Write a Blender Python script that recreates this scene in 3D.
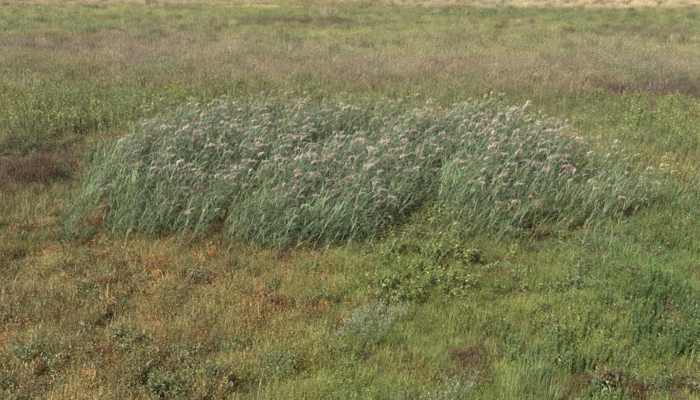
import bpy, math, random
import numpy as np

# ---------------------------------------------------------------- camera, sky, sun, exposure
for o in list(bpy.data.objects): bpy.data.objects.remove(o)
scene = bpy.context.scene
COL = scene.collection
CAM_H = 8.0
PITCH = math.radians(18.9)
FPX = 700.0                                   # focal length in photo pixels (photo 700 x 400)
cam_data = bpy.data.cameras.new("camera")
cam_data.sensor_width = 36.0
cam_data.lens = 36.0 * FPX / 700.0
cam_data.clip_end = 6000.0
cam = bpy.data.objects.new("camera", cam_data)
COL.objects.link(cam)
cam.location = (0, 0, CAM_H)
cam.rotation_euler = (math.pi / 2 - PITCH, 0, 0)
scene.camera = cam

SUN_EL = math.radians(43)
SUN_VEC = np.array((-0.66, -0.74))
SUN_VEC = SUN_VEC / np.linalg.norm(SUN_VEC)
world = bpy.data.worlds.new("World")
scene.world = world
world.use_nodes = True
wn = world.node_tree
sky = wn.nodes.new("ShaderNodeTexSky")
sky.sky_type = 'NISHITA'
sky.sun_disc = False
sky.sun_elevation = SUN_EL
sky.sun_rotation = math.atan2(SUN_VEC[0], SUN_VEC[1])
sky.dust_density = 3.0
bg = wn.nodes["Background"]
bg.inputs["Strength"].default_value = 0.085
wn.links.new(sky.outputs[0], bg.inputs["Color"])

sun_data = bpy.data.lights.new("sun", 'SUN')
sun_data.energy = 4.8
sun_data.angle = math.radians(1.0)
sun_data.color = (1.0, 0.965, 0.91)
sun = bpy.data.objects.new("sun", sun_data)
COL.objects.link(sun)
from mathutils import Vector
sv = Vector((SUN_VEC[0] * math.cos(SUN_EL), SUN_VEC[1] * math.cos(SUN_EL), math.sin(SUN_EL)))
sun.rotation_euler = sv.to_track_quat('Z', 'Y').to_euler()
sun.location = sv * 60

scene.view_settings.view_transform = 'Standard'
scene.view_settings.look = 'None'
scene.view_settings.gamma = 1.0
scene.view_settings.use_curve_mapping = False
scene.view_settings.exposure = 1.45
scene.cycles.max_bounces = 4
scene.cycles.diffuse_bounces = 2
scene.cycles.glossy_bounces = 2
scene.cycles.transmission_bounces = 2

# ---------------------------------------------------------------- helpers: noise, terrain, pixels
RNG = np.random.default_rng(7)
rnd = random.Random(11)

def vnoise(x, y, seed=0):
    x = np.asarray(x, float); y = np.asarray(y, float)
    xi = np.floor(x).astype(np.int64); yi = np.floor(y).astype(np.int64)
    fx = x - xi; fy = y - yi
    fx = fx * fx * (3 - 2 * fx); fy = fy * fy * (3 - 2 * fy)
    def h(a, b):
        n = (a * 374761393 + b * 668265263 + seed * 1442695041) & 0xffffffff
        n = ((n ^ (n >> 13)) * 1274126177) & 0xffffffff
        n = n ^ (n >> 16)
        return (n & 0xffff) / 65535.0
    return ((h(xi, yi) * (1 - fx) + h(xi + 1, yi) * fx) * (1 - fy)
            + (h(xi, yi + 1) * (1 - fx) + h(xi + 1, yi + 1) * fx) * fy)

def fbm(x, y, s, seed=0, octaves=3):
    """smooth noise, 0..1, feature size about s metres"""
    x = np.asarray(x, float) / s; y = np.asarray(y, float) / s
    t = 0; a = 0.5; tot = 0
    for k in range(octaves):
        t = t + a * vnoise(x + 17.3 * k, y - 9.1 * k, seed + k * 31); tot += a
        a *= 0.5; x = x * 2.03; y = y * 2.03
    return t / tot

def ground_z(x, y):
    x = np.asarray(x, float); y = np.asarray(y, float)
    near = 0.10 * np.sin(x * 0.41 + 1.0) * np.sin(y * 0.37 + 0.4) + 0.05 * np.sin(x * 0.9 - y * 0.7)
    return near * np.exp(-((y - 20) / 45.0) ** 2) + 0.25 * np.sin(x * 0.05 + 0.5) * np.sin(y * 0.045) * np.clip((y - 30) / 60, 0, 1)

def G(px, py, h=0.0):
    """photo pixel -> point on the level z = h"""
    ang = PITCH + math.atan((py - 200.0) / FPX)
    d = (CAM_H - h) / math.tan(ang)
    depth = d * math.cos(PITCH) + (CAM_H - h) * math.sin(PITCH)
    return ((px - 350.0) / FPX * depth, d)

def blob(X, Y, px, py, rx, ry, h=0.35, soft=0.5, seed=1, warp=0.5):
    """0..1 ground ellipse whose centre and radii are given in photo pixels"""
    cx, cy = G(px, py, h)
    ex = abs(G(px + rx, py, h)[0] - cx)
    ya = G(px, py + ry, h)[1]; yb = G(px, max(py - ry, -30), h)[1]
    ey = np.where(Y > cy, abs(yb - cy), abs(ya - cy))
    q = np.sqrt(((X - cx) / ex) ** 2 + ((Y - cy) / ey) ** 2)
    s = max(0.5, min(ex, float(abs(yb - ya)) / 2) * 0.6)
    q = q + warp * (fbm(X, Y, s, seed * 7 + 3) - 0.5) * 2
    return np.clip((1 + soft - q) / (2 * soft), 0, 1)

def rowd(py, h=0.35):
    return G(350, py, h)[1]

def band(Y, py_top, py_bot, soft=0.12, h=0.35, wob=0):
    """ground strip between two photo rows"""
    a = np.log(rowd(py_bot, h)); b = np.log(rowd(py_top, h))
    l = np.log(np.maximum(Y, 1)) + wob
    return np.clip((l - a) / soft + 0.5, 0, 1) * np.clip((b - l) / soft + 0.5, 0, 1)

SAT = 0.9
def lin(r, g, b, k=0.62):
    """colour seen in the photo (0..255) -> base colour"""
    def f(c):
        c /= 255.0
        return c / 12.92 if c <= 0.04045 else ((c + 0.055) / 1.055) ** 2.4
    c = np.array((f(r) * k, f(g) * k, f(b) * k)); l = c @ np.array((.3, .6, .1))
    return l + (c - l) * SAT

# ---------------------------------------------------------------- materials
def plant_material(name, instanced, transl=0.28, rough=0.55, spec=0.3):
    m = bpy.data.materials.new(name); m.use_nodes = True
    nt = m.node_tree; nt.nodes.clear(); L = nt.links.new
    out = nt.nodes.new("ShaderNodeOutputMaterial")
    pc = nt.nodes.new("ShaderNodeAttribute"); pc.attribute_name = "pc"
    col = pc.outputs["Color"]
    if instanced:
        ti = nt.nodes.new("ShaderNodeAttribute"); ti.attribute_type = 'INSTANCER'; ti.attribute_name = "tint"
        mul = nt.nodes.new("ShaderNodeMix"); mul.data_type = 'RGBA'; mul.blend_type = 'MULTIPLY'
        mul.inputs["Factor"].default_value = 1
        L(col, mul.inputs["A"]); L(ti.outputs["Color"], mul.inputs["B"])
        own = nt.nodes.new("ShaderNodeMix"); own.data_type = 'RGBA'
        L(pc.outputs["Alpha"], own.inputs["Factor"])
        L(mul.outputs["Result"], own.inputs["A"]); L(pc.outputs["Color"], own.inputs["B"])
        col = own.outputs["Result"]
    else:
        oi = nt.nodes.new("ShaderNodeObjectInfo")
        mr = nt.nodes.new("ShaderNodeMapRange")
        mr.inputs["To Min"].default_value = 0.8; mr.inputs["To Max"].default_value = 1.2
        L(oi.outputs["Random"], mr.inputs["Value"])
        mul = nt.nodes.new("ShaderNodeMix"); mul.data_type = 'RGBA'; mul.blend_type = 'MULTIPLY'
        mul.inputs["Factor"].default_value = 1
        L(col, mul.inputs["A"]); L(mr.outputs["Result"], mul.inputs["B"])
        col = mul.outputs["Result"]
    # fine mottling of the leaf surface
    tc = nt.nodes.new("ShaderNodeTexCoord")
    nz = nt.nodes.new("ShaderNodeTexNoise"); nz.inputs["Scale"].default_value = 14; nz.inputs["Detail"].default_value = 1
    L(tc.outputs["Object"], nz.inputs["Vector"])
    nm = nt.nodes.new("ShaderNodeMapRange"); nm.inputs["To Min"].default_value = 0.7; nm.inputs["To Max"].default_value = 1.3
    L(nz.outputs["Fac"], nm.inputs["Value"])
    m2 = nt.nodes.new("ShaderNodeMix"); m2.data_type = 'RGBA'; m2.blend_type = 'MULTIPLY'; m2.inputs["Factor"].default_value = 1
    L(col, m2.inputs["A"]); L(nm.outputs["Result"], m2.inputs["B"])
    p = nt.nodes.new("ShaderNodeBsdfPrincipled")
    p.inputs["Roughness"].default_value = rough
    p.inputs["Specular IOR Level"].default_value = spec
    L(m2.outputs["Result"], p.inputs["Base Color"])
    if transl > 0:
        t = nt.nodes.new("ShaderNodeBsdfTranslucent"); L(m2.outputs["Result"], t.inputs["Color"])
        mx = nt.nodes.new("ShaderNodeMixShader"); mx.inputs[0].default_value = transl
        L(p.outputs[0], mx.inputs[1]); L(t.outputs[0], mx.inputs[2]); L(mx.outputs[0], out.inputs["Surface"])
    else:
        L(p.outputs[0], out.inputs["Surface"])
    return m

MAT_I = plant_material("meadow_plant", True)
MAT_O = plant_material("single_plant", False)

def ground_material():
    m = bpy.data.materials.new("soil_and_thatch"); m.use_nodes = True
    nt = m.node_tree; L = nt.links.new
    p = nt.nodes["Principled BSDF"]; p.inputs["Roughness"].default_value = 0.95
    p.inputs["Specular IOR Level"].default_value = 0.1
    tc = nt.nodes.new("ShaderNodeTexCoord")
    n1 = nt.nodes.new("ShaderNodeTexNoise"); n1.inputs["Scale"].default_value = 0.9; n1.inputs["Detail"].default_value = 6
    n2 = nt.nodes.new("ShaderNodeTexNoise"); n2.inputs["Scale"].default_value = 22; n2.inputs["Detail"].default_value = 4
    L(tc.outputs["Object"], n1.inputs["Vector"]); L(tc.outputs["Object"], n2.inputs["Vector"])
    r = nt.nodes.new("ShaderNodeValToRGB")
    r.color_ramp.elements[0].position = 0.32; r.color_ramp.elements[0].color = (0.028, 0.019, 0.012, 1)
    r.color_ramp.elements[1].position = 0.68; r.color_ramp.elements[1].color = (0.075, 0.055, 0.03, 1)
    e = r.color_ramp.elements.new(0.5); e.color = (0.045, 0.036, 0.019, 1)
    mx = nt.nodes.new("ShaderNodeMix"); mx.data_type = 'FLOAT'; mx.inputs["Factor"].default_value = 0.55
    L(n1.outputs["Fac"], mx.inputs["A"]); L(n2.outputs["Fac"], mx.inputs["B"])
    L(mx.outputs["Result"], r.inputs["Fac"]); L(r.outputs["Color"], p.inputs["Base Color"])
    b = nt.nodes.new("ShaderNodeBump"); b.inputs["Strength"].default_value = 0.8; b.inputs["Distance"].default_value = 0.04
    L(n2.outputs["Fac"], b.inputs["Height"]); L(b.outputs["Normal"], p.inputs["Normal"])
    return m

# ---------------------------------------------------------------- the ground, out to the horizon
def make_ground():
    ys = np.concatenate([np.arange(-40, 6, 2.0), np.arange(6, 40, 0.5), np.arange(40, 240, 4.0), np.geomspace(240, 5000, 24)])
    xs = np.concatenate([-np.geomspace(260, 5000, 14)[::-1], np.arange(-250, -22, 4.0), np.arange(-22, 22, 0.5),
                         np.arange(22, 254, 4.0), np.geomspace(260, 5000, 14)])
    XX, YY = np.meshgrid(xs, ys)
    ZZ = ground_z(XX, YY)
    n = len(xs); mrows = len(ys)
    v = np.stack([XX.ravel(), YY.ravel(), ZZ.ravel()], 1)
    f = [(j * n + i, j * n + i + 1, (j + 1) * n + i + 1, (j + 1) * n + i) for j in range(mrows - 1) for i in range(n - 1)]
    me = bpy.data.meshes.new("ground"); me.from_pydata(v.tolist(), [], f); me.update()
    me.polygons.foreach_set("use_smooth", [True] * len(f))
    o = bpy.data.objects.new("ground", me); COL.objects.link(o)
    me.materials.append(ground_material())
    o["kind"] = "structure"
    return o
make_ground()

# ---------------------------------------------------------------- plant geometry
class P:
    """collects blades, leaves, stems into one mesh with a colour for each piece"""
    def __init__(s): s.v = []; s.f = []; s.c = []
    def quadstrip(s, L_, R_, col):
        b = len(s.v)
        for a, c in zip(L_, R_): s.v.append(tuple(a)); s.v.append(tuple(c)); s.c.append(col); s.c.append(col)
        for i in range(len(L_) - 1):
            s.f.append((b + 2 * i, b + 2 * i + 1, b + 2 * i + 3, b + 2 * i + 2))
    def blade(s, base, az, length, width, tilt, droop, col, segs=3, wprof=None):
        """grass blade: leaves at angle tilt from the vertical, bends over by droop"""
        pos = Vector(base); th = tilt
        side = Vector((-math.sin(az), math.cos(az), 0))
        Ls = []; Rs = []
        for i in range(segs + 1):
            t = i / segs
            w = width * (wprof(t) if wprof else (1 - t * 0.92)) * 0.5
            Ls.append(pos - side * w); Rs.append(pos + side * w)
            d = Vector((math.cos(az) * math.sin(th), math.sin(az) * math.sin(th), math.cos(th)))
            pos = pos + d * (length / segs); th += droop / segs
        s.quadstrip(Ls, Rs, col)
        return pos
    def stem(s, pts, r0, r1, col, sides=3):
        b = len(s.v); n = len(pts)
        for i, p in enumerate(pts):
            r = r0 + (r1 - r0) * i / (n - 1)
            for k in range(sides):
                a = 2 * math.pi * k / sides
                s.v.append((p[0] + r * math.cos(a), p[1] + r * math.sin(a), p[2])); s.c.append(col)
        for i in range(n - 1):
            for k in range(sides):
                k2 = (k + 1) % sides
                s.f.append((b + i * sides + k, b + i * sides + k2, b + (i + 1) * sides + k2, b + (i + 1) * sides + k))
    def leaf(s, base, az, el, length, width, col, fold=0.15):
        """oval leaf: four faces, folded along the midrib"""
        d = Vector((math.cos(az) * math.cos(el), math.sin(az) * math.cos(el), math.sin(el)))
        side = Vector((-math.sin(az), math.cos(az), 0)); up = d.cross(side) * -1
        B = Vector(base); dn = up * (-fold * length)
        b = len(s.v)
        pts = [B, B + d * length * .38 + side * width * .5 + up * fold * width, B + d * length * .38 - side * width * .5 + up * fold * width,
               B + d * length + dn, B + d * length * .4]
        for q in pts: s.v.append(tuple(q)); s.c.append(col)
        s.f += [(b, b + 1, b + 4), (b, b + 4, b + 2), (b + 4, b + 1, b + 3), (b + 4, b + 3, b + 2)]
    def flake(s, c, r, col, rg):
        """small tilted diamond (a floret, a seed, a petal head)"""
        a = rg.uniform(0, 6.28); t = rg.uniform(-.7, .7); b = len(s.v)
        u = Vector((math.cos(a), math.sin(a), t)).normalized() * r
        w = Vector((-math.sin(a), math.cos(a), rg.uniform(-.5, .5))).normalized() * r
        c = Vector(c)
        for q in (c + u, c + w, c - u, c - w): s.v.append(tuple(q)); s.c.append(col)
        s.f.append((b, b + 1, b + 2, b + 3))
    def add(s, o):
        b = len(s.v); s.v += o.v; s.c += o.c; s.f += [tuple(i + b for i in q) for q in o.f]
    def mesh(s, name, mat):
        me = bpy.data.meshes.new(name); me.from_pydata(s.v, [], s.f); me.update()
        at = me.attributes.new("pc", 'FLOAT_COLOR', 'POINT')
        at.data.foreach_set("color", np.array(s.c, dtype=np.float32).ravel())
        me.materials.append(mat)
        return me

def g(v, a=0.0, rg=rnd, j=0.25):
    """neutral multiplier with jitter, takes the tint of the instance"""
    k = v * (1 + rg.uniform(-j, j))
    return (k, k, k, a)
def own(c, rg=rnd, j=0.18, k=1.0, a=1.0):
    q = k * (1 + rg.uniform(-j, j))
    return (c[0] * q, c[1] * q * (1 + rg.uniform(-.05, .05)), c[2] * q, a)
def hue(v, r, gg, b, rg=rnd, j=0.2):
    k = v * (1 + rg.uniform(-j, j))
    return (k * r, k * gg, k * b, 0.0)

# --- fine meadow grass
def grass_tuft(rg, n=58, h=.36, spread=.14, w=.0055, heads=.22, lean=0.0):
    p = P()
    for i in range(n):
        a = rg.uniform(0, 6.283); r = spread * math.sqrt(rg.random())
        base = (r * math.cos(a), r * math.sin(a), -.02)
        az = a + rg.gauss(0, .9); L_ = h * rg.uniform(.55, 1.15)
        c = g(1, rg=rg, j=.38)
        tip = p.blade(base, az, L_, w * rg.uniform(.7, 1.3), abs(rg.gauss(.18, .16)) + lean, rg.uniform(.2, 1.1), c, 3)
        if rg.random() < heads:
            for k in range(4):
                p.flake(tip + Vector((rg.gauss(0, .012), rg.gauss(0, .012), rg.uniform(-.06, .03))), .007, hue(1.15, 1.05, 1.0, .9, rg), rg)
    return p
# --- tall fine grass with misty seed heads
def seed_grass(rg, n=30, h=.85, spread=.22, w=.008, headcol=(1.07, 1.0, .98), headk=1.0):
    p = P()
    for i in range(n):
        a = rg.uniform(0, 6.283); r = spread * math.sqrt(rg.random())
        base = (r * math.cos(a), r * math.sin(a), -.02); az = rg.uniform(0, 6.283)
        L_ = h * rg.uniform(.6, 1.15)
        tip = p.blade(base, az, L_, w, abs(rg.gauss(.1, .08)), rg.uniform(.05, .5), g(.85, rg=rg, j=.3), 3, lambda t: 1 - .4 * t)
        for k in range(5):
            p.flake(tip + Vector((rg.gauss(0, .02), rg.gauss(0, .02), rg.uniform(-.16, .05))), rg.uniform(.010, .02),
                    hue(headk * 1.15, *headcol, rg), rg)
        if i % 2 == 0:
            p.blade(base, rg.uniform(0, 6.28), L_ * .6, w * 1.2, .35, .8, g(.8, rg=rg, j=.3), 2)
    return p
# --- leafy weed: one branching stem with oval leaves
def leafy_weed(rg, h=.5, nl=34, ll=.07, lw=.032, spread=.16, stemc=(.9, .75, .6)):
    st, fo = P(), P()
    nb = rg.randint(4, 6)
    for b in range(nb):
        az = b * 6.283 / nb + rg.uniform(-.4, .4); top = Vector((math.cos(az) * spread * rg.uniform(.3, 1.2), math.sin(az) * spread * rg.uniform(.3, 1.2), h * rg.uniform(.65, 1.1)))
        pts = [Vector((0, 0, -.03)), top * .45 + Vector((0, 0, .05)), top]
        st.stem(pts, .006, .003, hue(.8, *stemc, rg), 3)
        for k in range(nl // nb + 1):
            t = rg.uniform(.2, 1.0); q = pts[1].lerp(pts[2], (t - .2) / .8)
            fo.leaf(q, rg.uniform(0, 6.283), rg.uniform(-.3, .8), ll * rg.uniform(.6, 1.25), lw * rg.uniform(.7, 1.2), g(1, rg=rg, j=.35))
    return {"stem": st, "foliage": fo}
# --- low dense carpet weed with tiny leaves (orange and red in autumn)
def carpet_weed(rg, h=.28, n=85, spread=.2):
    p = P()
    for b in range(9):
        az = rg.uniform(0, 6.283); r = spread * rg.uniform(.1, 1)
        top = Vector((math.cos(az) * r, math.sin(az) * r, h * rg.uniform(.5, 1.15)))
        p.stem([Vector((top.x * .3, top.y * .3, -.02)), top], .004, .002, hue(.9, 1.15, .75, .8, rg), 3)
        for k in range(n // 9):
            q = Vector((top.x * .3, top.y * .3, 0)).lerp(top, rg.uniform(.2, 1.05)) + Vector((rg.gauss(0, .03), rg.gauss(0, .03), rg.gauss(0, .02)))
            r_ = rg.random()
            c = g(1, rg=rg, j=.35) if r_ < .75 else hue(1.0, 1.2, .8, .7, rg)
            p.leaf(q, rg.uniform(0, 6.283), rg.uniform(-.2, 1.0), rg.uniform(.03, .07), rg.uniform(.007, .014), c)
    return p
# --- upright bottle-brush weed: dense narrow leaves all the way up each stem
def spike_weed(rg, h=.85, ns=5, spread=.14, nl=46, ll=.085, lw=.010):
    st, fo = P(), P()
    for b in range(ns):
        az = rg.uniform(0, 6.283); r = spread * math.sqrt(rg.random()); hh = h * rg.uniform(.7, 1.1)
        base = Vector((math.cos(az) * r, math.sin(az) * r, -.03))
        top = base + Vector((rg.gauss(.02, .07), rg.gauss(0, .07), hh))
        st.stem([base, base.lerp(top, .5), top], .006, .003, hue(.8, 1.0, .9, .7, rg), 3)
        for k in range(nl):
            t = .18 + .82 * (k / nl); q = base.lerp(top, t)
            fo.leaf(q, k * 2.4 + rg.uniform(-.3, .3), rg.uniform(.35, .95) + .3 * t, ll * rg.uniform(.7, 1.2) * (1.15 - .45 * t), lw * rg.uniform(.8, 1.4), g(1, rg=rg, j=.3), .08)
    return {"stem": st, "foliage": fo}
# --- bushy weed with clouds of small white flower heads
def white_flower_bush(rg, h=.5, spread=.34, n=34, heads=9):
    st, fo, fl = P(), P(), P()
    W = lin(196, 194, 178, .66)
    for i in range(n):
        az = rg.uniform(0, 6.283); r = spread * math.sqrt(rg.random())
        top = Vector((math.cos(az) * r, math.sin(az) * r, h * rg.uniform(.65, 1.1)))
        base = Vector((top.x * .35, top.y * .35, -.03))
        st.stem([base, base.lerp(top, .6) + Vector((0, 0, .04)), top], .004, .002, g(.85, rg=rg), 3)
        for k in range(13):
            q = base.lerp(top, rg.uniform(.2, 1.0))
            fo.leaf(q, rg.uniform(0, 6.283), rg.uniform(.2, 1.1), rg.uniform(.05, .09), rg.uniform(.006, .011), g(1, rg=rg, j=.3), .05)
        for k in range(heads):
            fl.flake(top + Vector((rg.gauss(0, .05), rg.gauss(0, .05), rg.gauss(-.02, .05))), rg.uniform(.006, .011), own(W, rg), rg)
    return {"stem": st, "foliage": fo, "flower_head": fl}
# --- dark dock-like seed stalks
def dock(rg, h=.85, ns=7, spread=.2):
    st, sd, fo = P(), P(), P()
    for b in range(ns):
        az = rg.uniform(0, 6.283); r = spread * math.sqrt(rg.random()); hh = h * rg.uniform(.6, 1.1)
        base = Vector((math.cos(az) * r, math.sin(az) * r, -.03)); top = base + Vector((rg.gauss(.03, .08), rg.gauss(0, .08), hh))
        st.stem([base, top], .006, .003, g(.8, rg=rg), 3)
        for k in range(34):
            q = base.lerp(top, rg.uniform(.3, 1.02)) + Vector((rg.gauss(0, .022), rg.gauss(0, .022), 0))
            sd.flake(q, rg.uniform(.012, .022), g(1, rg=rg, j=.35), rg)
        for k in range(2):
            fo.leaf(base.lerp(top, rg.uniform(.05, .3)), rg.uniform(0, 6.28), rg.uniform(.1, .8), rg.uniform(.12, .2), .035, hue(1.3, .9, 1.15, .8, rg))
    return {"stem": st, "seed_head": sd, "foliage": fo}
# --- tall green herb with small yellow flowers or leaves at the top
def yellow_herb(rg, h=.9, ns=6, spread=.2, yellow=9):
    st, fo, fl = P(), P(), P()
    Yc = lin(176, 170, 80, .66)
    for b in range(ns):
        az = rg.uniform(0, 6.283); r = spread * math.sqrt(rg.random()); hh = h * rg.uniform(.7, 1.12)
        base = Vector((math.cos(az) * r, math.sin(az) * r, -.03)); top = base + Vector((rg.gauss(.05, .06), rg.gauss(0, .06), hh))
        st.stem([base, top], .006, .003, g(.8, rg=rg), 3)
        for k in range(22):
            t = rg.uniform(.2, 1.0)
            fo.leaf(base.lerp(top, t), rg.uniform(0, 6.283), rg.uniform(-.2, .8), rg.uniform(.06, .12) * (1.2 - .4 * t), rg.uniform(.022, .042), g(1, rg=rg, j=.3))
        for k in range(rg.randint(0, yellow // 5)):
            fl.flake(top + Vector((rg.gauss(0, .05), rg.gauss(0, .05), rg.uniform(-.12, .04))), rg.uniform(.018, .045), own(Yc, rg, .35), rg)
    if not fl.f: fl.flake((0, 0, h), .03, own(Yc, rg), rg)
    return {"stem": st, "foliage": fo, "flower_head": fl}
# --- dry pale stalks, bent and broken
def dry_stalks(rg, n=9, h=.42, spread=.18):
    p = P()
    for i in range(n):
        az = rg.uniform(0, 6.283); r = spread * math.sqrt(rg.random())
        p.blade((r * math.cos(az), r * math.sin(az), -.02), rg.uniform(0, 6.283), h * rg.uniform(.5, 1.2), rg.uniform(.006, .012),
                abs(rg.gauss(.5, .35)), rg.uniform(-.2, 1.2), g(1, rg=rg, j=.3), 3, lambda t: 1 - .5 * t)
    return p
# --- the reed: cane, drooping strap leaves all blown to the right, nodding plume
REED_G = lin(98, 125, 86, .62)
REED_G2 = lin(128, 145, 92, .64)
REED_DEAD = lin(168, 146, 98, .66)
PLUMES = [lin(170, 146, 132, .66), lin(158, 134, 118, .64), lin(180, 160, 144, .66), lin(146, 120, 104, .62)]
def reed(rg, h=2.1, plume=True, lean=.42, nl=15):
    st, leaves, pl = P(), [], P()
    pts = []; pos = Vector((0, 0, -.05)); th = rg.uniform(.0, .12) + lean * .25; waz = rg.gauss(0, .35)
    segs = 7
    for i in range(segs + 1):
        pts.append(pos.copy())
        pos = pos + Vector((math.cos(waz) * math.sin(th), math.sin(waz) * math.sin(th), math.cos(th))) * (h / segs)
        th += lean * rg.uniform(.6, 1.2) / segs * 1.3
    st.stem(pts, .008, .004, own(lin(128, 134, 84, .62), rg, a=0), 3)
    def at(t):
        q = t * segs; i = min(int(q), segs - 1)
        return pts[i].lerp(pts[i + 1], q - i)
    for k in range(nl):
        t = .18 + .80 * (k + rg.uniform(-.3, .3)) / nl
        lf = P()
        q_ = rg.random(); c = REED_G if q_ < .62 else (REED_G2 if q_ < .93 or t > .6 else REED_DEAD)
        az = rg.gauss(0, .9) if rg.random() < .8 else rg.uniform(0, 6.28)
        lf.blade(at(t), az, rg.uniform(.38, .66), rg.uniform(.012, .022), rg.uniform(.3, 1.15), rg.uniform(.3, 1.7), own(c, rg, .25, a=0), 4,
                 lambda u: min(1, .55 + 2.2 * u) * (1 - u ** 2.2) + .02)
        leaves.append(lf)
    if plume:
        top = pts[-1]; d = Vector((math.cos(waz) * math.sin(th), math.sin(waz) * math.sin(th), math.cos(th)))
        L_ = rg.choice((.2, .26, .32, .4)) * rg.uniform(.9, 1.1); PLUME = rg.choice(PLUMES); fat = rg.uniform(.5, 1.0)
        for k in range(44):
            t = rg.random(); th2 = th + .9 * t
            c0 = top + Vector((math.cos(waz) * math.sin(th + .45 * t), math.sin(waz) * math.sin(th + .45 * t), math.cos(th + .45 * t))) * (L_ * t * .75)
            pl.blade(c0, waz + rg.gauss(0, .7 * fat), rg.uniform(.07, .15) * (1.15 - .5 * t), rg.uniform(.011, .019), th2 - .12 + rg.gauss(0, .35 * fat), rg.uniform(.1, .7),
                     own(PLUME, rg, .3, a=0), 2, lambda u: .5 + 1.2 * u * (1 - u) if u < 1 else .1)
    return {"stem": st, "leaf": leaves, "plume": pl}
# --- broad-leaved bush whose upper leaves turn yellow
def broadleaf(rg, h=.75, nb=6, spread=.32, nl=72, yellow=.3):
    st, leaves = P(), []
    Gc = lin(112, 132, 60, .62); Yl = lin(178, 170, 78, .62)
    for b in range(nb):
        az = b * 6.283 / nb + rg.uniform(-.4, .4); r = spread * rg.uniform(.4, 1.1)
        top = Vector((math.cos(az) * r, math.sin(az) * r, h * rg.uniform(.6, 1.1))); mid = top * .5 + Vector((0, 0, .06))
        st.stem([Vector((0, 0, -.03)), mid, top], .010, .005, own(lin(120, 104, 66, .6), rg), 4)
        for k in range(nl // nb + 1):
            q = mid.lerp(top, rg.uniform(-.3, 1.0)); lf = P()
            c = own(Yl, rg, .25) if rg.random() < yellow else own(Gc, rg, .4)
            lf.leaf(q, rg.uniform(0, 6.283), rg.uniform(-.45, .5), rg.uniform(.05, .11), rg.uniform(.035, .075), c, .12)
            leaves.append(lf)
    return {"stem": st, "leaf": leaves}

def joined(parts):
    q = P()
    for k, v in parts.items():
        for s in (v if isinstance(v, list) else [v]): q.add(s)
    return q

# ---------------------------------------------------------------- scatter: one object of uncountable cover
def scatter_nodes():
    ng = bpy.data.node_groups.new("scatter_plants", 'GeometryNodeTree')
    ng.interface.new_socket("Geometry", in_out='INPUT', socket_type='NodeSocketGeometry')
    ng.interface.new_socket("Geometry", in_out='OUTPUT', socket_type='NodeSocketGeometry')
    N = ng.nodes.new; L = ng.links.new
    gi = N("NodeGroupInput"); go = N("NodeGroupOutput")
    def named(name, t):
        n = N("GeometryNodeInputNamedAttribute"); n.data_type = t; n.inputs["Name"].default_value = name
        return n.outputs["Attribute"]
    sep = N("GeometryNodeSeparateGeometry"); sep.domain = 'POINT'
    L(gi.outputs[0], sep.inputs["Geometry"]); L(named("is_point", 'BOOLEAN'), sep.inputs["Selection"])
    sp = N("GeometryNodeSplitToInstances"); sp.domain = 'POINT'
    L(sep.outputs["Inverted"], sp.inputs["Geometry"]); L(named("variant", 'INT'), sp.inputs["Group ID"])
    iop = N("GeometryNodeInstanceOnPoints")
    L(sep.outputs["Selection"], iop.inputs["Points"]); L(sp.outputs["Instances"], iop.inputs["Instance"])
    iop.inputs["Pick Instance"].default_value = True
    L(named("variant", 'INT'), iop.inputs["Instance Index"])
    e = N("FunctionNodeEulerToRotation"); L(named("rot", 'FLOAT_VECTOR'), e.inputs[0]); L(e.outputs[0], iop.inputs["Rotation"])
    L(named("scl", 'FLOAT_VECTOR'), iop.inputs["Scale"])
    L(iop.outputs[0], go.inputs[0])
    return ng
SCATTER = scatter_nodes()
TOTAL = [0]

def stuff(name, label, cat, protos, X, Y, tint, scl, rotz=None, tilt=.08, seed=1, roty=None):
    rg = np.random.default_rng(seed)
    n = len(X); TOTAL[0] += n
    V = []; F = []; C = []; pid = []
    for i, p in enumerate(protos):
        b = len(V); V += p.v; C += p.c; F += [tuple(k + b for k in q) for q in p.f]; pid += [i] * len(p.v)
    npv = len(V)
    Z = ground_z(X, Y)
    pts = np.stack([X, Y, Z], 1)
    me = bpy.data.meshes.new(name)
    me.from_pydata(V + pts.tolist(), [], F); me.update()
    def att(nm, t, key, arr):
        a = me.attributes.new(nm, t, 'POINT'); a.data.foreach_set(key, np.ascontiguousarray(arr).ravel())
    att("pc", 'FLOAT_COLOR', "color", np.concatenate([np.array(C, np.float32), np.ones((n, 4), np.float32)]))
    att("is_point", 'BOOLEAN', "value", np.concatenate([np.zeros(npv, bool), np.ones(n, bool)]))
    att("variant", 'INT', "value", np.concatenate([np.array(pid, np.int32), rg.integers(0, len(protos), n).astype(np.int32)]))
    rz = rg.uniform(0, 6.283, n) if rotz is None else rotz
    rot = np.stack([rg.normal(0, tilt, n), rg.normal(0, tilt, n), rz], 1)
    if roty is not None: rot[:, 1] += roty
    att("rot", 'FLOAT_VECTOR', "vector", np.concatenate([np.zeros((npv, 3)), rot]).astype(np.float32))
    s = np.asarray(scl)
    if s.ndim == 1: s = np.stack([s, s, s], 1)
    att("scl", 'FLOAT_VECTOR', "vector", np.concatenate([np.ones((npv, 3)), s]).astype(np.float32))
    tt = np.concatenate([tint, np.ones((n, 1))], 1)
    att("tint", 'FLOAT_COLOR', "color", np.concatenate([np.ones((npv, 4)), tt]).astype(np.float32))
    me.materials.append(MAT_I)
    o = bpy.data.objects.new(name, me); COL.objects.link(o)
    md = o.modifiers.new("scatter", 'NODES'); md.node_group = SCATTER
    o["kind"] = "stuff"; o["label"] = label; o["category"] = cat
    return o

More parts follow.
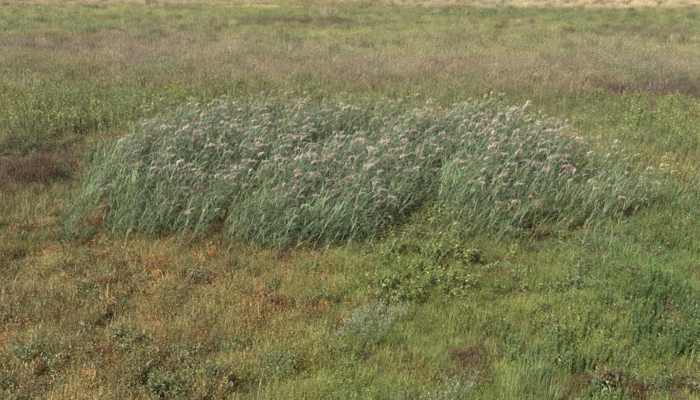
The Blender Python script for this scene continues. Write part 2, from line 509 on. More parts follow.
def candidates(d0, d1, per_m2, seed, margin=1.18, extra=1.5):
    """random points on the ground between two distances, in the wedge the view covers and a little beyond"""
    rg = np.random.default_rng(seed)
    hw = lambda y: 0.54 * y * margin + extra + 1.5
    area = (hw(d0) + hw(d1)) * (d1 - d0)
    n = int(area * per_m2)
    w0, w1 = hw(d0), hw(d1); u = rg.random(n)
    w = np.sqrt(w0 ** 2 + u * (w1 ** 2 - w0 ** 2)); Y = d0 + (w - w0) / (w1 - w0) * (d1 - d0)
    X = (rg.random(n) * 2 - 1) * w
    return X, Y, rg

def inpoly(X, Y, poly):
    c = np.zeros(len(X), bool); n = len(poly)
    for i in range(n):
        x1, y1 = poly[i]; x2, y2 = poly[(i + 1) % n]
        cond = ((y1 > Y) != (y2 > Y))
        with np.errstate(divide='ignore', invalid='ignore'):
            xx = (x2 - x1) * (Y - y1) / (y2 - y1 + 1e-12) + x1
        c ^= cond & (X < xx)
    return c

def blend(X, base, layers):
    """colour field: lay (weight, colour) over one another"""
    T = np.tile(base, (len(X), 1)) if np.ndim(base) == 1 else base.copy()
    for w, c in layers:
        w = np.clip(w, 0, 1)[:, None]; T = T * (1 - w) + np.asarray(c)[None, :] * w
    return T
def vary(T, X, Y, rg, amt=.18, patch=.25, s=1.2, seed=5):
    k = 1 + patch * (fbm(X, Y, s, seed) - .5) * 2
    k = k * np.exp(rg.normal(0, amt, len(X)))
    T = T * k[:, None]
    T[:, 0] *= 1 + .22 * (fbm(X, Y, s * .7, seed + 9) - .5) * 2
    return T

# ---------------------------------------------------------------- the reed bed's outline on the ground
front = [(68, 220), (95, 238), (150, 245), (200, 249), (250, 257), (288, 268), (325, 263), (358, 246), (400, 230), (450, 246),
         (490, 252), (530, 250), (570, 244), (615, 230), (660, 204), (700, 190)]
back = [(700, 172), (660, 157), (625, 142), (580, 126), (530, 112), (480, 102), (430, 96), (370, 94), (300, 95), (240, 94), (190, 98), (150, 104), (118, 115), (94, 130), (76, 155), (62, 190)]
REEDPOLY = [G(a, b, .1) for a, b in front] + [G(a, b, 1.9) for a, b in back]
def reed_dist(X, Y):
    """metres inside (+) or outside (-) the outline of the reed bed"""
    d = np.full(len(X), 1e9); n = len(REEDPOLY)
    for i in range(n):
        ax, ay = REEDPOLY[i]; bx_, by_ = REEDPOLY[(i + 1) % n]; ex, ey = bx_ - ax, by_ - ay
        t = np.clip(((X - ax) * ex + (Y - ay) * ey) / (ex * ex + ey * ey + 1e-9), 0, 1)
        d = np.minimum(d, np.hypot(X - ax - t * ex, Y - ay - t * ey))
    return np.where(inpoly(X, Y, REEDPOLY), d, -d)
def reed_in(X, Y):
    wx = X + .5 * (fbm(X, Y, 1.1, 41) - .5) * 2; wy = Y + .5 * (fbm(X, Y, 1.1, 43) - .5) * 2
    return inpoly(wx, wy, REEDPOLY)

# ================================================================ the meadow
PR = random.Random(3)
def cluster(make, n, r, rg):
    """several tufts in one patch, each with its own shade"""
    q = P()
    for i in range(n):
        p = make(); a = rg.uniform(0, 6.283); d = r * math.sqrt((i + .5) / n); kx, ky = d * math.cos(a), d * math.sin(a)
        c = math.cos(a); s_ = math.sin(a); z = rg.uniform(.7, 1.25); t = rg.uniform(.75, 1.3)
        p.v = [((x * c - y * s_) * z + kx, (x * s_ + y * c) * z + ky, w * z) for x, y, w in p.v]
        p.c = [(cc[0] * t * rg.uniform(.97, 1.03), cc[1] * t, cc[2] * t, cc[3]) for cc in p.c]
        q.add(p)
    return q
# ---- far field: large tussocks, coarser with distance
def far_tint(X, Y, rg):
    wob = .30 * (fbm(X, Y, 14, 3) - .5) + .10 * (fbm(X, Y, 3, 8) - .5)
    olive = lin(134, 136, 82); mauve = lin(143, 133, 104); straw = lin(190, 174, 132); green = lin(112, 128, 74)
    lgreen = lin(146, 150, 92); dark = lin(110, 98, 76)
    n1 = fbm(X, Y, 9, 21)
    wm = wob - .25 * np.clip((-X - 6) / 16, 0, 1)
    T = blend(X, olive, [
        (band(Y, 13, 38, .3, wob=wob) * .85, lin(136, 144, 84)),
        (band(Y, 27, 38, .2, wob=wob) * .4, lin(140, 122, 94)),
        (band(Y, 26, 58, .25, wob=wob) * np.clip((n1 - .42) * 5, 0, 1), lin(136, 142, 86)),
        (band(Y, 86, 150, .2, wob=wm), lin(124, 128, 76)),
        (band(Y, 50, 86, .25, wob=wm) * np.clip(.55 + 1.6 * (fbm(X, Y, 6, 22) - .35), .3, 1), mauve),
        (band(Y, 52, 64, .2, wob=wob) * blob(X, Y, 560, 56, 260, 12, warp=.6, seed=4), lin(138, 138, 84)),
        (blob(X, Y, 60, 46, 130, 9, seed=5), lin(140, 128, 98)),
        (blob(X, Y, 40, 36, 70, 3, seed=6) * .8, lgreen),
        (blob(X, Y, 660, 50, 80, 8, seed=7) * .7, lgreen),
        (blob(X, Y, 420, 40, 150, 8, seed=8) * .6, lgreen),
        (blob(X, Y, 310, 23, 70, 3, seed=9) * .9, dark),
        (blob(X, Y, 462, 43, 26, 3, seed=10) * .8, dark),
        (blob(X, Y, 655, 35, 60, 5, seed=11) * .6, dark),
        (blob(X, Y, 30, 40, 50, 3, seed=12) * .35, dark),
        (blob(X, Y, 650, 93, 70, 9, seed=13) * .8, lin(100, 80, 70)),
        (band(Y, -30, 7, .25, wob=wob * .7), lin(160, 146, 98)),
        (blob(X, Y, 600, 4, 170, 5, seed=14, soft=.3), straw),
        (blob(X, Y, 130, 5, 120, 3, seed=15, soft=.3) * .8, straw * .9),
        (blob(X, Y, 440, 2, 80, 3, seed=15, soft=.3) * .8, straw * .9),
        (blob(X, Y, 70, 15, 90, 3, seed=16), lgreen * 1.05),
        (blob(X, Y, 480, 14, 130, 4, seed=17) * .8, lin(122, 130, 80)),
    ])
    return vary(T, X, Y, rg, .2, .25, 4.0, 51)

X, Y, rg = candidates(30, 60, 9, 101)
k = ~reed_in(X, Y) & (rg.random(len(X)) < 1 - .6 * blob(X, Y, 45, 140, 80, 45, seed=67)); X, Y = X[k], Y[k]
T = far_tint(X, Y, rg)
mau = band(Y, 48, 96, .25)
stuff("meadow_grass", "dry mauve and olive seeding grass in a band behind the reed bed", "grass",
      [seed_grass(PR, 34, .75, .26, .010) for _ in range(6)], X, Y, T, rg.uniform(.7, 1.25, len(X)) * (.55 + .45 * mau), seed=1)
X, Y, rg = candidates(60, 120, 3.2, 102)
T = far_tint(X, Y, rg)
stuff("meadow_grass", "olive and straw coloured grass of the middle distance", "grass",
      [seed_grass(PR, 60, .62, .46, .017) for _ in range(6)], X, Y, T, rg.uniform(.7, 1.3, len(X)), seed=2)
X, Y, rg = candidates(120, 260, 1.1, 103)
T = far_tint(X, Y, rg)
stuff("meadow_grass", "pale straw and green grass along the far edge of the meadow", "grass",
      [seed_grass(PR, 80, .62, .8, .035) for _ in range(5)], X, Y, T, rg.uniform(.7, 1.35, len(X)), seed=3)

# ---- pale seeding stems standing above the grass, in drifts, and scattered darker tussocks
X, Y, rg = candidates(34, 90, 1.7, 113)
k = (rg.random(len(X)) < np.clip((fbm(X, Y, 5, 91) - .42) * 5, 0, 1) * band(Y, 46, 94, .2)) & ~reed_in(X, Y); X, Y = X[k], Y[k]
T = blend(X, lin(160, 146, 120), [(np.clip((fbm(X, Y, 4, 92) - .5) * 5, 0, 1), lin(140, 122, 100))])
stuff("seeding_stems", "pale grey mauve stems standing in drifts above the middle grass", "stems",
      [seed_grass(PR, 22, 1.05, .3, .012) for _ in range(5)], X, Y, vary(T, X, Y, rg, .2, .2, 3, 59), rg.uniform(.7, 1.2, len(X)), seed=14)
X, Y, rg = candidates(45, 190, .12, 114)
k = blob(X, Y, 250, 8, 60, 8, seed=70) < .1; X, Y = X[k], Y[k]
T = blend(X, lin(112, 118, 70), [(rg.random(len(X)) < .35, lin(104, 84, 66)), (rg.random(len(X)) < .15, lin(160, 152, 106))])
stuff("rough_tussocks", "rough tussocks and taller weeds dotted over the far meadow", "tussocks",
      [seed_grass(PR, 90, .95, .5, .022) for _ in range(5)], X, Y, vary(T, X, Y, rg, .25, .2, 6, 60), rg.uniform(.6, 1.3, len(X)), seed=15)
# ---- near field: fine grass
def near_tint(X, Y, rg):
    yel = lin(126, 138, 58); olive = lin(128, 122, 62); orange = lin(150, 112, 58); green = lin(106, 128, 60)
    T = blend(X, olive, [
        (blob(X, Y, 480, 350, 270, 110, seed=21, soft=.2, warp=.25), yel),
        (blob(X, Y, 640, 230, 120, 70, seed=22, soft=.3), green),
        (blob(X, Y, 600, 125, 160, 24, h=.5, seed=23, soft=.3), lin(124, 130, 78)),
        (blob(X, Y, 110, 90, 200, 26, h=.5, seed=24, soft=.3), lin(120, 124, 70)),
        (blob(X, Y, 120, 310, 170, 110, seed=25, soft=.3) * .85, lin(142, 130, 68)),
        (blob(X, Y, 40, 150, 70, 45, seed=26) * .7, lin(104, 96, 66)),
        (blob(X, Y, 620, 205, 60, 10, seed=27) * .7, lin(140, 108, 66)),
        (blob(X, Y, 500, 320, 70, 24, seed=28) * .4, lin(126, 122, 58)),
    ])
    return vary(T, X, Y, rg, .2, .28, .9, 52)
X, Y, rg = candidates(9.5, 20, 7, 104)
k = ~reed_in(X, Y)
dens = .62 + .38 * blob(X, Y, 480, 350, 270, 110, seed=21, soft=.25, warp=.25)
dens = np.minimum(dens, 1 - .7 * blob(X, Y, 685, 310, 50, 50, seed=68) - .8 * blob(X, Y, 650, 385, 80, 22, seed=29) - .5 * blob(X, Y, 484, 358, 20, 22, seed=30))
k &= rg.random(len(X)) < dens; X, Y = X[k], Y[k]
stuff("meadow_grass", "fine yellow green grass covering the foreground", "grass",
      [cluster(lambda: grass_tuft(PR), 7, .3, PR) for _ in range(8)], X, Y, near_tint(X, Y, rg), rg.uniform(.65, 1.25, len(X)) * (.5 + 1.0 * fbm(X, Y, 1.3, 61)), seed=4)
X, Y, rg = candidates(20, 38, 16, 105)
k = ~reed_in(X, Y)
k &= rg.random(len(X)) < .35 + .65 * (X > 3); X, Y = X[k], Y[k]
stuff("meadow_grass", "green meadow grass to the sides of the reed bed", "grass",
      [grass_tuft(PR, 44, .5, .2, .010) for _ in range(6)], X, Y, near_tint(X, Y, rg), rg.uniform(.65, 1.25, len(X)), seed=5)

X, Y, rg = candidates(9.5, 26, 6, 115)
k = rg.random(len(X)) < 1 - .6 * blob(X, Y, 110, 320, 180, 110, seed=71) - .9 * blob(X, Y, 484, 362, 16, 18, seed=72) - .8 * blob(X, Y, 665, 390, 60, 14, seed=73)
X, Y = X[k], Y[k]
stuff("short_grass", "short undergrowth of grass between the taller plants", "grass",
      [cluster(lambda: grass_tuft(PR, 40, .2, .16, .008, .05), 6, .34, PR) for _ in range(6)], X, Y, near_tint(X, Y, rg) * .9, rg.uniform(.7, 1.25, len(X)), seed=16)

# ---- orange and red carpet weeds on the left and below the reeds
X, Y, rg = candidates(9.5, 33, 8, 106)
a = np.maximum.reduce([blob(X, Y, 110, 320, 190, 130, h=.2, seed=31, soft=.3), blob(X, Y, 300, 285, 80, 34, h=.2, seed=32),
                       .8 * blob(X, Y, 650, 386, 80, 20, h=.2, seed=33), .7 * blob(X, Y, 484, 362, 18, 20, h=.2, seed=72), .35 * blob(X, Y, 50, 150, 80, 50, h=.2, seed=34),
                       .4 * blob(X, Y, 520, 205, 50, 16, h=.2, seed=35), .3 * blob(X, Y, 620, 205, 40, 8, h=.2, seed=36),
                       .6 * blob(X, Y, 520, 112, 34, 6, h=.2, seed=37)])
k = (rg.random(len(X)) < np.maximum(a * .85, .12 + .35 * (reed_dist(X, Y) > -1) * (reed_dist(X, Y) < 2.0))); X, Y = X[k], Y[k]
T = blend(X, lin(152, 122, 60), [(1 - np.clip(a[k] * 3, 0, 1), lin(112, 124, 62)),
    (np.clip((fbm(X, Y, 1.4, 71) - .45) * 5, 0, 1), lin(124, 116, 62)),
    (np.clip((fbm(X, Y, .9, 72) - .58) * 6, 0, 1) * .7 * np.clip(a[k] * 1.5 - .3, 0, 1), lin(140, 106, 62)),
    (.8 * blob(X, Y, 265, 275, 26, 14, h=.2, seed=38), lin(158, 120, 62)),
    (blob(X, Y, 190, 268, 50, 18, h=.2, seed=39) * .4, lin(166, 126, 62)),
    (blob(X, Y, 310, 288, 60, 18, h=.2, seed=40) * .7, lin(138, 102, 64)),
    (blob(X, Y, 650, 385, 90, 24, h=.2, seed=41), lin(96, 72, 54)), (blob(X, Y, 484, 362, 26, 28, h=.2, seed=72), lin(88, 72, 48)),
    (blob(X, Y, 40, 150, 80, 50, h=.2, seed=42) * .8, lin(112, 82, 64)),
])
u = rg.random(len(X)); lf = (X < G(330, 300)[0]) & (Y < 24)
T[(u < .10) & lf & (a[k] > .6)] = lin(134, 92, 58); T[(u > .10) & (u < .28)] = lin(112, 122, 64); T[(u > .9) & lf] = lin(166, 142, 82)
stuff("carpet_weed", "low orange and rust coloured weeds carpeting the left foreground", "weeds",
      [cluster(lambda: carpet_weed(PR), 5, .26, PR) for _ in range(8)], X, Y, vary(T, X, Y, rg, .22, .3, .8, 53), rg.uniform(.65, 1.3, len(X)), seed=6)

# ---- leafy weeds in between
X, Y, rg = candidates(9.5, 36, 14, 107)
n1 = fbm(X, Y, 1.6, 73)
a = np.clip((n1 - .38) * 4, 0, 1) * np.maximum.reduce([
    .9 * blob(X, Y, 120, 330, 200, 120, h=.3, seed=43, soft=.3), blob(X, Y, 300, 290, 80, 30, h=.3, seed=44),
    blob(X, Y, 640, 330, 110, 70, h=.3, seed=45), 1.0 * blob(X, Y, 45, 145, 90, 60, h=.3, seed=46), 1.2 * blob(X, Y, 540, 218, 90, 24, h=.3, seed=64), 1.2 * blob(X, Y, 420, 260, 60, 42, h=.3, seed=65), .5 * blob(X, Y, 640, 215, 90, 40, h=.3, seed=47)])
k = (rg.random(len(X)) < a) & (reed_dist(X, Y) < np.where(X > 4, 2.5, .6)); X, Y = X[k], Y[k]
T = blend(X, lin(112, 118, 64), [(blob(X, Y, 430, 255, 110, 60, h=.3, seed=66), lin(122, 136, 66)),(np.clip((fbm(X, Y, 1.1, 74) - .5) * 5, 0, 1) * .8, lin(118, 124, 82)),
                                 (np.clip((fbm(X, Y, .8, 75) - .6) * 6, 0, 1) * .8, lin(132, 94, 64)),
                                 (blob(X, Y, 50, 140, 90, 60, seed=48) * .5, lin(92, 104, 66))])
stuff("leafy_weed", "grey green leafy weeds mixed with reddish ones in the foreground", "weeds",
      [joined(leafy_weed(PR, PR.uniform(.35, .5))) for _ in range(8)], X, Y, vary(T, X, Y, rg, .2, .25, .8, 54), rg.uniform(.7, 1.3, len(X)), seed=7)

# ---- dry stalks
X, Y, rg = candidates(9.5, 26, 12, 108)
a = np.clip((fbm(X, Y, 1.3, 76) - .4) * 4, 0, 1) * np.maximum(blob(X, Y, 90, 320, 180, 120, h=.3, seed=49, soft=.3), .05)
k = (rg.random(len(X)) < a) & ~reed_in(X, Y); X, Y = X[k], Y[k]
T = np.tile(lin(184, 158, 104), (len(X), 1))
stuff("dry_stalks", "bleached straw stalks scattered over the left foreground", "stalks",
      [dry_stalks(PR) for _ in range(6)], X, Y, vary(T, X, Y, rg, .2, .2, 1, 55), rg.uniform(.6, 1.2, len(X)), seed=8)

# ---- green spike weeds lower right
X, Y, rg = candidates(9.5, 22, 12, 109)
a = np.maximum.reduce([blob(X, Y, 680, 300, 60, 45, h=.6, seed=50), .8 * blob(X, Y, 590, 345, 60, 36, h=.6, seed=51), .6 * blob(X, Y, 670, 215, 50, 22, h=.6, seed=52)])
k = rg.random(len(X)) < a * .95; X, Y = X[k], Y[k]
T = blend(X, lin(106, 128, 56), [(blob(X, Y, 690, 305, 50, 50, h=.6, seed=53), lin(88, 114, 52)), (blob(X, Y, 590, 345, 60, 36, h=.6, seed=51) * .8, lin(112, 134, 74))])
stuff("spike_weed", "upright narrow leaved green weeds crowding the lower right", "weeds",
      [joined(spike_weed(PR, PR.uniform(.4, .75), PR.randint(4, 8), .2, 46, PR.uniform(.07, .11), .016)) for _ in range(6)], X, Y, vary(T, X, Y, rg, .15, .25, .8, 56), rg.uniform(.6, 1.1, len(X)), seed=9)

# ---- yellow flowered herbs behind the reeds
X, Y, rg = candidates(24, 52, 8, 110)
wob = .1 * (fbm(X, Y, 4, 77) - .5)
a = np.maximum.reduce([blob(X, Y, 90, 98, 170, 22, h=.7, seed=54, soft=.35), blob(X, Y, 670, 118, 60, 24, h=.7, seed=55),
                       .6 * blob(X, Y, 330, 92, 170, 6, h=.7, seed=56), .4 * blob(X, Y, 560, 112, 130, 16, h=.7, seed=57), .5 * blob(X, Y, 655, 175, 60, 30, h=.7, seed=57)])
k = (rg.random(len(X)) < a * .8) & ~reed_in(X, Y); X, Y = X[k], Y[k]
T = blend(X, lin(130, 138, 76), [(np.clip((fbm(X, Y, 2, 78) - .5) * 5, 0, 1) * .7, lin(146, 148, 80)), (blob(X, Y, 660, 118, 60, 24, h=.7, seed=55) * .6, lin(136, 144, 78))])
stuff("yellow_herb", "green herbs dotted with yellow in front of the mauve grass", "herbs",
      [joined(yellow_herb(PR, PR.uniform(.8, 1.15))) for _ in range(8)], X, Y, vary(T, X, Y, rg, .18, .25, 1.5, 57), rg.uniform(.6, 1.1, len(X)), seed=10)

# ---- dark dock stalks in patches
X, Y, rg = candidates(20, 60, 5, 111)
a = np.maximum.reduce([blob(X, Y, 32, 167, 34, 12, h=.6, seed=58), .8 * blob(X, Y, 645, 95, 60, 9, h=.6, seed=59), .6 * blob(X, Y, 5, 90, 14, 16, h=.6, seed=60), .6 * blob(X, Y, 55, 118, 26, 14, h=.6, seed=62)])
k = (rg.random(len(X)) < a) & ~reed_in(X, Y); X, Y = X[k], Y[k]
T = np.tile(lin(98, 72, 50), (len(X), 1))
stuff("dock_stalks", "dark maroon seed stalks in patches around the reed bed", "stalks",
      [joined(dock(PR)) for _ in range(6)], X, Y, vary(T, X, Y, rg, .2, .2, 1, 58), rg.uniform(.6, 1.1, len(X)), seed=11)

# ================================================================ the reed bed
X, Y, rg = candidates(14, 37, 30, 112)
rd = reed_dist(X, Y) + 1.0 * (fbm(X, Y, 1.3, 41) - .5)
right = np.clip((X - G(470, 180, 1)[0]) / 4.0, 0, 1)
frontness = blob(X, Y, 510, 210, 60, 24, h=.5, seed=63)
dens = np.maximum(np.clip((rd + .7) / 1.2, 0, 1) ** 1.5, .10 * (rd > -1.6)) * (1 - .32 * right) * (1 - .35 * np.clip((X - G(590, 180, 1)[0]) / 3.0, 0, 1)) * (1 - .5 * frontness) * np.clip(.1 + 1.7 * fbm(X, Y, 1.2, 80), 0, 1) * np.clip((fbm(X, Y, 1.0, 83) - .32) * 8, .04, 1)
k = rg.random(len(X)) < dens
RX, RY = X[k], Y[k]
order = np.argsort(RY + .9 * np.random.default_rng(5).random(len(RY)))   # nearest reeds first
N_IND = 300
RR = random.Random(21)
def reed_scale(X, Y, rg):
    n = len(X)
    return rg.uniform(.82, 1.12, n) * (.86 + .28 * fbm(X, Y, 1.8, 81)) * (.62 + .38 * np.clip((reed_dist(X, Y) + .8) / 1.3, 0, 1)) * (1 - .22 * np.clip((X - G(520, 180, 1)[0]) / 5, 0, 1))
with_plume = [reed(RR, RR.uniform(1.85, 2.3), True, RR.uniform(.3, .6)) for _ in range(14)]
without = [reed(RR, RR.uniform(1.5, 2.0), False, RR.uniform(.2, .6), nl=16) for _ in range(12)]
bulk = order[N_IND:]
bx, by = RX[bulk], RY[bulk]
fl = rg.random(len(bx)) < np.clip(.0 + 1.5 * fbm(bx, by, 1.3, 82), .12, .95) * np.clip((reed_dist(bx, by) + .2) / 1.2, .25, 1)
sc = reed_scale(bx, by, rg)
def reed_tint(n, leafy=True):
    T = np.ones((n, 3)) * np.exp(rg.normal(0, .14, n))[:, None]
    if not leafy: return T
    T[:, 0] *= np.exp(rg.normal(0, .09, n))
    T[rg.random(n) < .035] = (1.6, 1.2, .9)                     # canes that have dried to straw
    return T
def wind(X, Y): return .02 + .42 * np.clip(fbm(X, Y, 1.7, 85) - .3, 0, 1)

stuff("reeds", "dense mass of leaning grey green reed canes filling the reed bed", "reeds",
      [joined(r) for r in without], bx[~fl], by[~fl], reed_tint((~fl).sum()), sc[~fl], rg.normal(0, .45, (~fl).sum()), .1, 12, wind(bx[~fl], by[~fl]))
stuff("reeds", "plumed reeds with pinkish heads blown to the right through the reed bed", "reeds",
      [joined(r) for r in with_plume], bx[fl], by[fl], reed_tint(fl.sum(), False), sc[fl], rg.normal(0, .4, fl.sum()), .09, 13, wind(bx[fl], by[fl]))

# ================================================================ plants that can be told apart
def part_meshes(parts, name, tint=None):
    """list of (part name, mesh); a tint is baked into the pieces that take one"""
    out = []
    for k, v in parts.items():
        for p in (v if isinstance(v, list) else [v]):
            if not p.f: continue
            if tint is not None:
                p.c = [c if c[3] > .5 else (c[0] * tint[0], c[1] * tint[1], c[2] * tint[2], 0) for c in p.c]
            out.append((k, p.mesh(name + "_" + k, MAT_O)))
    return out
COUNT = {}
def place(name, label, cat, meshes, x, y, rz=0.0, s=1.0, group=None):
    root = bpy.data.objects.new(name, None); COL.objects.link(root)
    root.empty_display_size = .1
    root.location = (x, y, float(ground_z(x, y))); root.rotation_euler = (0, 0, rz) if np.isscalar(rz) else rz
    root.scale = (s, s, s) if np.isscalar(s) else s
    root["label"] = label; root["category"] = cat
    if group: root["group"] = group
    for pn, me in meshes:
        c = bpy.data.objects.new(pn, me); COL.objects.link(c); c.parent = root
        if pn in ('foliage', 'flower_head', 'seed_head', 'blades'): c["kind"] = "stuff"   # too small to pick apart
    COUNT[name] = COUNT.get(name, 0) + 1
    return root

# ---- the nearest reeds, one by one
PM_P = [part_meshes(r, "reed") for r in with_plume]; PM_N = [part_meshes(r, "reed") for r in without]
ix = order[:N_IND]; isc = reed_scale(RX[ix], RY[ix], rg)
lx = [G(p, 230, .5)[0] for p in (170, 270, 380, 500)]
ZN = ["at the reed bed's far left front corner", "at the reed bed's front above the orange weeds",
      "in the lowest front tip of the reed bed", "behind the yellow leaved bushes", "in the reed bed's thin right end"]
for j, i in enumerate(ix):
    x, y = float(RX[i]), float(RY[i]); pl = rg.random() < .38
    z = ZN[sum(x > q for q in lx)]
    ms = PM_P[j % len(PM_P)] if pl else PM_N[j % len(PM_N)]
    lab = ("plumed reed with pinkish head " if pl else "green leafy reed without a plume ") + z
    place("reed", lab, "reed", ms, x, y, (float(rg.normal(0, .08)), float(wind(np.array([x]), np.array([y]))[0]), float(rg.normal(0, .4))), float(isc[j]), "reeds in the front of the reed bed")

IR = random.Random(77)
# ---- bushes with yellow leaves below the reeds
bl = [part_meshes(broadleaf(IR, yellow=yy), "broadleaf") for yy in (.05, .12, .24, .08, .16)]
spots = [(383, 262), (400, 280), (424, 240), (440, 228), (416, 252), (395, 300), (450, 246), (466, 262), (432, 282), (378, 285), (412, 296), (446, 292), (408, 225), (462, 226), (372, 300), (436, 262), (422, 270), (470, 285)]
spots += [(IR.uniform(368, 478), IR.uniform(212, 290)) for j in range(22)]
for j, (px, py) in enumerate(spots):
    x, y = G(px, py, .3)
    side = "left part" if px < 405 else ("middle" if px < 440 else "right part")
    row = "close under the reed plumes" if py < 250 else ("above the white flowers" if py > 278 else "half way to the grass")
    place("yellow_leaved_bush", "yellow and green leaved bush, %s of the thicket, %s" % (side, row), "bush", bl[j % 5], x, y, IR.uniform(0, 6.28), IR.uniform(.85, 1.2), "yellow leaved bushes below the reed bed")

# ---- white flowered bushes
wf = [part_meshes(white_flower_bush(IR, heads=hh), "white_flower", lin(124, 136, 88)) for hh in (5, 3, 7)]
for (px, py, s, v, lab) in [
    (358, 322, 1.0, 2, "bush of small white flowers, left one of the pale cluster below the yellow leaves"),
    (378, 306, 1.0, 0, "bush of small white flowers at the top of the pale cluster in the middle"),
    (402, 308, .9, 2, "bush of small white flowers, right one of the pale cluster in the middle"),
    (372, 330, .8, 1, "bush of small white flowers at the bottom of the pale cluster in the middle"),
    (368, 312, .9, 2, "bush of small white flowers in the heart of the pale central cluster"),
    (386, 318, .9, 0, "bush of small white flowers low right of the heart of the pale cluster"),
    (352, 316, .7, 2, "bush of small white flowers at the left rim of the pale cluster"),
    (338, 328, .7, 0, "small white flowered plant just left of the pale central cluster"),
    (458, 382, .9, 0, "white flowered plant at the bottom edge, left of the dark hollow"),
    (440, 396, .9, 2, "white flowered plant cut by the bottom edge near the middle"),
    (470, 366, .7, 1, "white flowered plant beside the dark hollow in the grass"),
    (395, 385, .7, 1, "sparse white flowered plant in the grass at the bottom, left of centre"),
    (505, 345, .7, 1, "sparse white flowered plant above the tall grass tussock"),
    (620, 260, .7, 1, "sparse white flowered plant in the green grass right of the reeds")
]:
    x, y = G(px, py, .35)
    place("white_flower_bush", lab, "flowers", wf[v], x, y, IR.uniform(0, 6.28), s)

# ---- feathery green bushes on the left
fb = [part_meshes({"stem": white_flower_bush(IR, .5, .4, 44, 2)["stem"], **{k: v for k, v in white_flower_bush(IR, .5, .4, 70, 1).items() if k != "stem"}}, "feathery", lin(108, 130, 66)) for _ in range(2)]
for (px, py, s, v, lab) in [(28, 352, 1.1, 0, "feathery green bush flecked with white at the lower left"),
                            (52, 350, .9, 1, "right half of the feathery green bush pair at the lower left"),
                            (232, 345, .9, 1, "feathery green bush at the edge of the orange weeds"),
                            (278, 365, 1.0, 0, "feathery green bush at the left end of the foreground grass")]:
    x, y = G(px, py, .3)
    place("feathery_bush", lab, "bush", fb[v], x, y, IR.uniform(0, 6.28), s)

# ---- blue green bush in front of the reeds on the left
bb = part_meshes(spike_weed(IR, .6, 16, .4, 40, .1, .012), "blue_green_bush", lin(110, 124, 76))
for (px, py, s, lab) in [(184, 258, .9, "blue green bush standing just in front of the reeds on the left"),
                         (200, 262, .6, "small blue green bush beside the larger one in front of the reeds")]:
    x, y = G(px, py, .3); place("blue_green_bush", lab, "bush", bb, x, y, IR.uniform(0, 6.28), s)

# ---- tall grass tussocks
def tussock(rg): 
    b = grass_tuft(rg, 190, .85, .26, .010, 0); return {"blades": b}
ts = [part_meshes(tussock(IR), "tussock", lin(128, 144, 74)) for _ in range(3)]
for j, (px, py, s, lab) in enumerate([
    (530, 376, 1.1, "tall pale green grass tussock right of the dark hollow at the bottom"),
    (512, 384, .8, "smaller grass tussock at the left foot of the tall pale one"),
    (548, 390, .8, "smaller grass tussock at the right foot of the tall pale one"),
    (612, 226, .9, "bright green grass tussock below the right end of the reed bed"),
    (600, 240, .8, "low bright tussock under the right end of the reed bed"),
    (615, 150, .9, "bright grass tussock behind the right end of the reed bed")]):
    x, y = G(px, py, .35); place("grass_tussock", lab, "grass", ts[j % 3], x, y, IR.uniform(0, 6.28), s)

# ---- upright green weeds at the lower right
sw = [part_meshes(spike_weed(IR, .75, 7, .16, 50, .09, .018), "spike_weed", t) for t in (lin(86, 114, 52), lin(104, 126, 56), lin(122, 138, 62), lin(94, 120, 56))]
zones = [(690, 290, 40, 24, 16, (0, 3), "dark green spiky weed at the right edge of the foreground"),
         (672, 330, 34, 20, 14, (0, 3, 1), "dark green spiky weed above the red weeds in the lower right"),
         (585, 350, 32, 16, 14, (1, 2), "light green spiky weed right of the tall grass tussock"),
         (630, 310, 40, 20, 12, (1, 0), "green spiky weed between the grass and the dark weeds"),
         (680, 214, 26, 14, 8, (0, 3), "dark spiky weed beyond the grass at the right edge")]
for (px, py, rx, ry, n, vs, lab) in zones:
    for j in range(n):
        q = (px + IR.uniform(-rx, rx), py + IR.uniform(-ry, ry)); x, y = G(q[0], q[1], .4)
        place("spike_weed", lab, "weed", sw[vs[j % len(vs)]], x, y, IR.uniform(0, 6.28), IR.uniform(.65, 1.1), "spiky green weeds")

# ---- leafy weeds
lw = [part_meshes(leafy_weed(IR, .5, 40, .085, .04, .2), "leafy_weed", t) for t in (lin(118, 124, 82), lin(110, 118, 66), lin(104, 80, 60), lin(122, 126, 74))]
zones = [(130, 335, 60, 30, 22, (0, 1, 3), "grey green leafy weed among the dark weeds of the left foreground"),
         (230, 290, 36, 22, 14, (0, 3, 1), "grey green leafy weed left of the orange bare patch"),
         (70, 240, 60, 26, 14, (0, 1), "leafy weed in the orange ground below the left end of the reeds"),
         (310, 292, 40, 14, 14, (1, 3, 2), "leafy weed in the reddish strip under the reeds"),
         (170, 385, 60, 14, 14, (2, 3, 0), "leafy weed at the bottom edge of the orange ground"),
         (640, 388, 60, 12, 12, (2, 3, 1), "reddish leafy weed in the bottom right corner"),
         (670, 250, 30, 14, 6, (1, 3), "leafy weed at the right edge beside the green grass")]
for (px, py, rx, ry, n, vs, lab) in zones:
    for j in range(n):
        q = (px + IR.uniform(-rx, rx), py + IR.uniform(-ry, ry)); x, y = G(q[0], q[1], .25)
        place("leafy_weed", lab, "weed", lw[vs[j % len(vs)]], x, y, IR.uniform(0, 6.28), IR.uniform(.6, 1.1), "leafy weeds in the foreground")

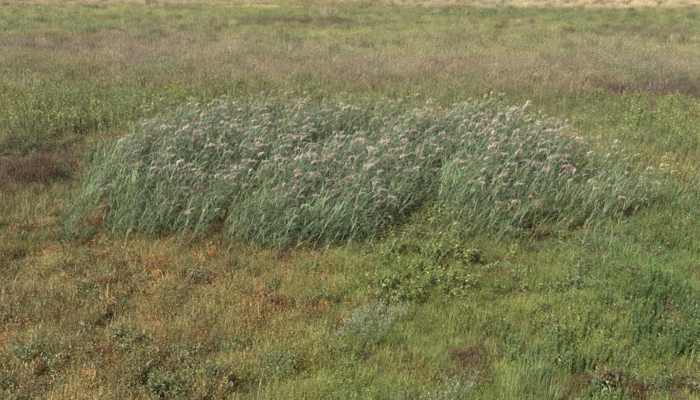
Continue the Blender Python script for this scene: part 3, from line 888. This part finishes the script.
# ---- dark docks
dk = [part_meshes(dock(IR, .9, 10, .25), "dock", lin(98, 70, 48)) for _ in range(3)]
for (px, py, rx, ry, n, lab) in [(32, 166, 28, 9, 12, "dark maroon dock in the brown patch left of the reed bed"),
                                 (6, 88, 8, 10, 4, "dark dock at the left edge behind the reed bed"),
                                 (648, 95, 40, 5, 12, "dark brown dock in the mauve band on the right"),
                                 (522, 113, 22, 4, 5, "reddish dock just behind the right half of the reed bed")]:
    for j in range(n):
        q = (px + IR.uniform(-rx, rx), py + IR.uniform(-ry, ry)); x, y = G(q[0], q[1], .5)
        place("dock", lab, "dock", dk[j % 3], x, y, IR.uniform(0, 6.28), IR.uniform(.7, 1.15), "dark docks")

# ---- tall yellow dotted herbs on the right and left
yh = [part_meshes(yellow_herb(IR, 1.0, 8, .28, 12), "yellow_herb", lin(124, 138, 74)) for _ in range(3)]
for (px, py, rx, ry, n, lab) in [(676, 116, 26, 18, 16, "tall yellow flecked herb at the right edge behind the reeds"),
                                 (80, 100, 60, 10, 18, "yellow flecked herb left behind the reed bed"),
                                 (665, 180, 20, 10, 6, "yellow flecked herb at the right tip of the reed bed")]:
    for j in range(n):
        q = (px + IR.uniform(-rx, rx), py + IR.uniform(-ry, ry)); x, y = G(q[0], q[1], .6)
        place("yellow_herb", lab, "herb", yh[j % 3], x, y, IR.uniform(0, 6.28), IR.uniform(.7, 1.1), "yellow flecked herbs")

# ---- far away: a pale dry bush, yellow flowering clumps, a green thicket
def dry_parts():
    st, fo = P(), P()
    for i in range(110):
        az = IR.uniform(0, 6.283); r = 1.4 * math.sqrt(IR.random()); top = Vector((math.cos(az) * r, math.sin(az) * r, 1.75 * (1 - .35 * (r / 1.4) ** 2) * IR.uniform(.75, 1.05)))
        b0 = Vector((top.x * .25, top.y * .25, -.03)); st.stem([b0, b0.lerp(top, .5), top], .02, .008, g(.9, rg=IR), 3)
        for k in range(26):
            fo.leaf(b0.lerp(top, IR.uniform(.3, 1.05)), IR.uniform(0, 6.283), IR.uniform(-.3, 1.1), IR.uniform(.1, .22), IR.uniform(.03, .06), g(1, rg=IR, j=.3))
    return part_meshes({"stem": st, "foliage": fo}, "dry_bush", lin(196, 178, 146))
x, y = G(330, 16, .5); place("dry_bush", "pale dry bush on its own far back in the meadow", "bush", dry_parts(), x, y, 0, 1.0)
def yellow_clump(rg):
    d = yellow_herb(rg, .8, 40, 1.4, 9); f = P()
    for k in range(380):
        a = rg.uniform(0, 6.283); r = 1.6 * math.sqrt(rg.random())
        f.flake((r * math.cos(a), r * math.sin(a), .85 - .25 * r / 1.6 + rg.gauss(0, .06)), rg.uniform(.05, .09), own(lin(210, 194, 96, .66), rg, .2), rg)
    d["flower_head"] = f
    return d
yc = [part_meshes(yellow_clump(IR), "yellow_clump", lin(160, 150, 62)) for _ in range(2)]
for j in range(9):
    x, y = G(228 + j * 5.5 + IR.uniform(-2, 2), 7.5 + IR.uniform(-1, 1), .5)
    place("yellow_clump", "clump of bright yellow flowers in the far yellow streak", "flowers", yc[j % 2], x, y, IR.uniform(0, 6.28), IR.uniform(.8, 1.1), "far yellow flower clumps")
gt = [part_meshes(leafy_weed(IR, .7, 500, .3, .16, 1.6), "green_thicket", lin(118, 134, 84)) for _ in range(2)]
for j in range(12):
    x, y = G(420 + j * 9 + IR.uniform(-5, 5), 12.5 + IR.uniform(-1.5, 1.5), .5)
    place("green_thicket", "dark green bush in the far green streak right of centre", "bush", gt[j % 2], x, y, IR.uniform(0, 6.28), IR.uniform(.7, 1.2), "far green bushes")
print("instances", TOTAL[0], "individuals", COUNT)
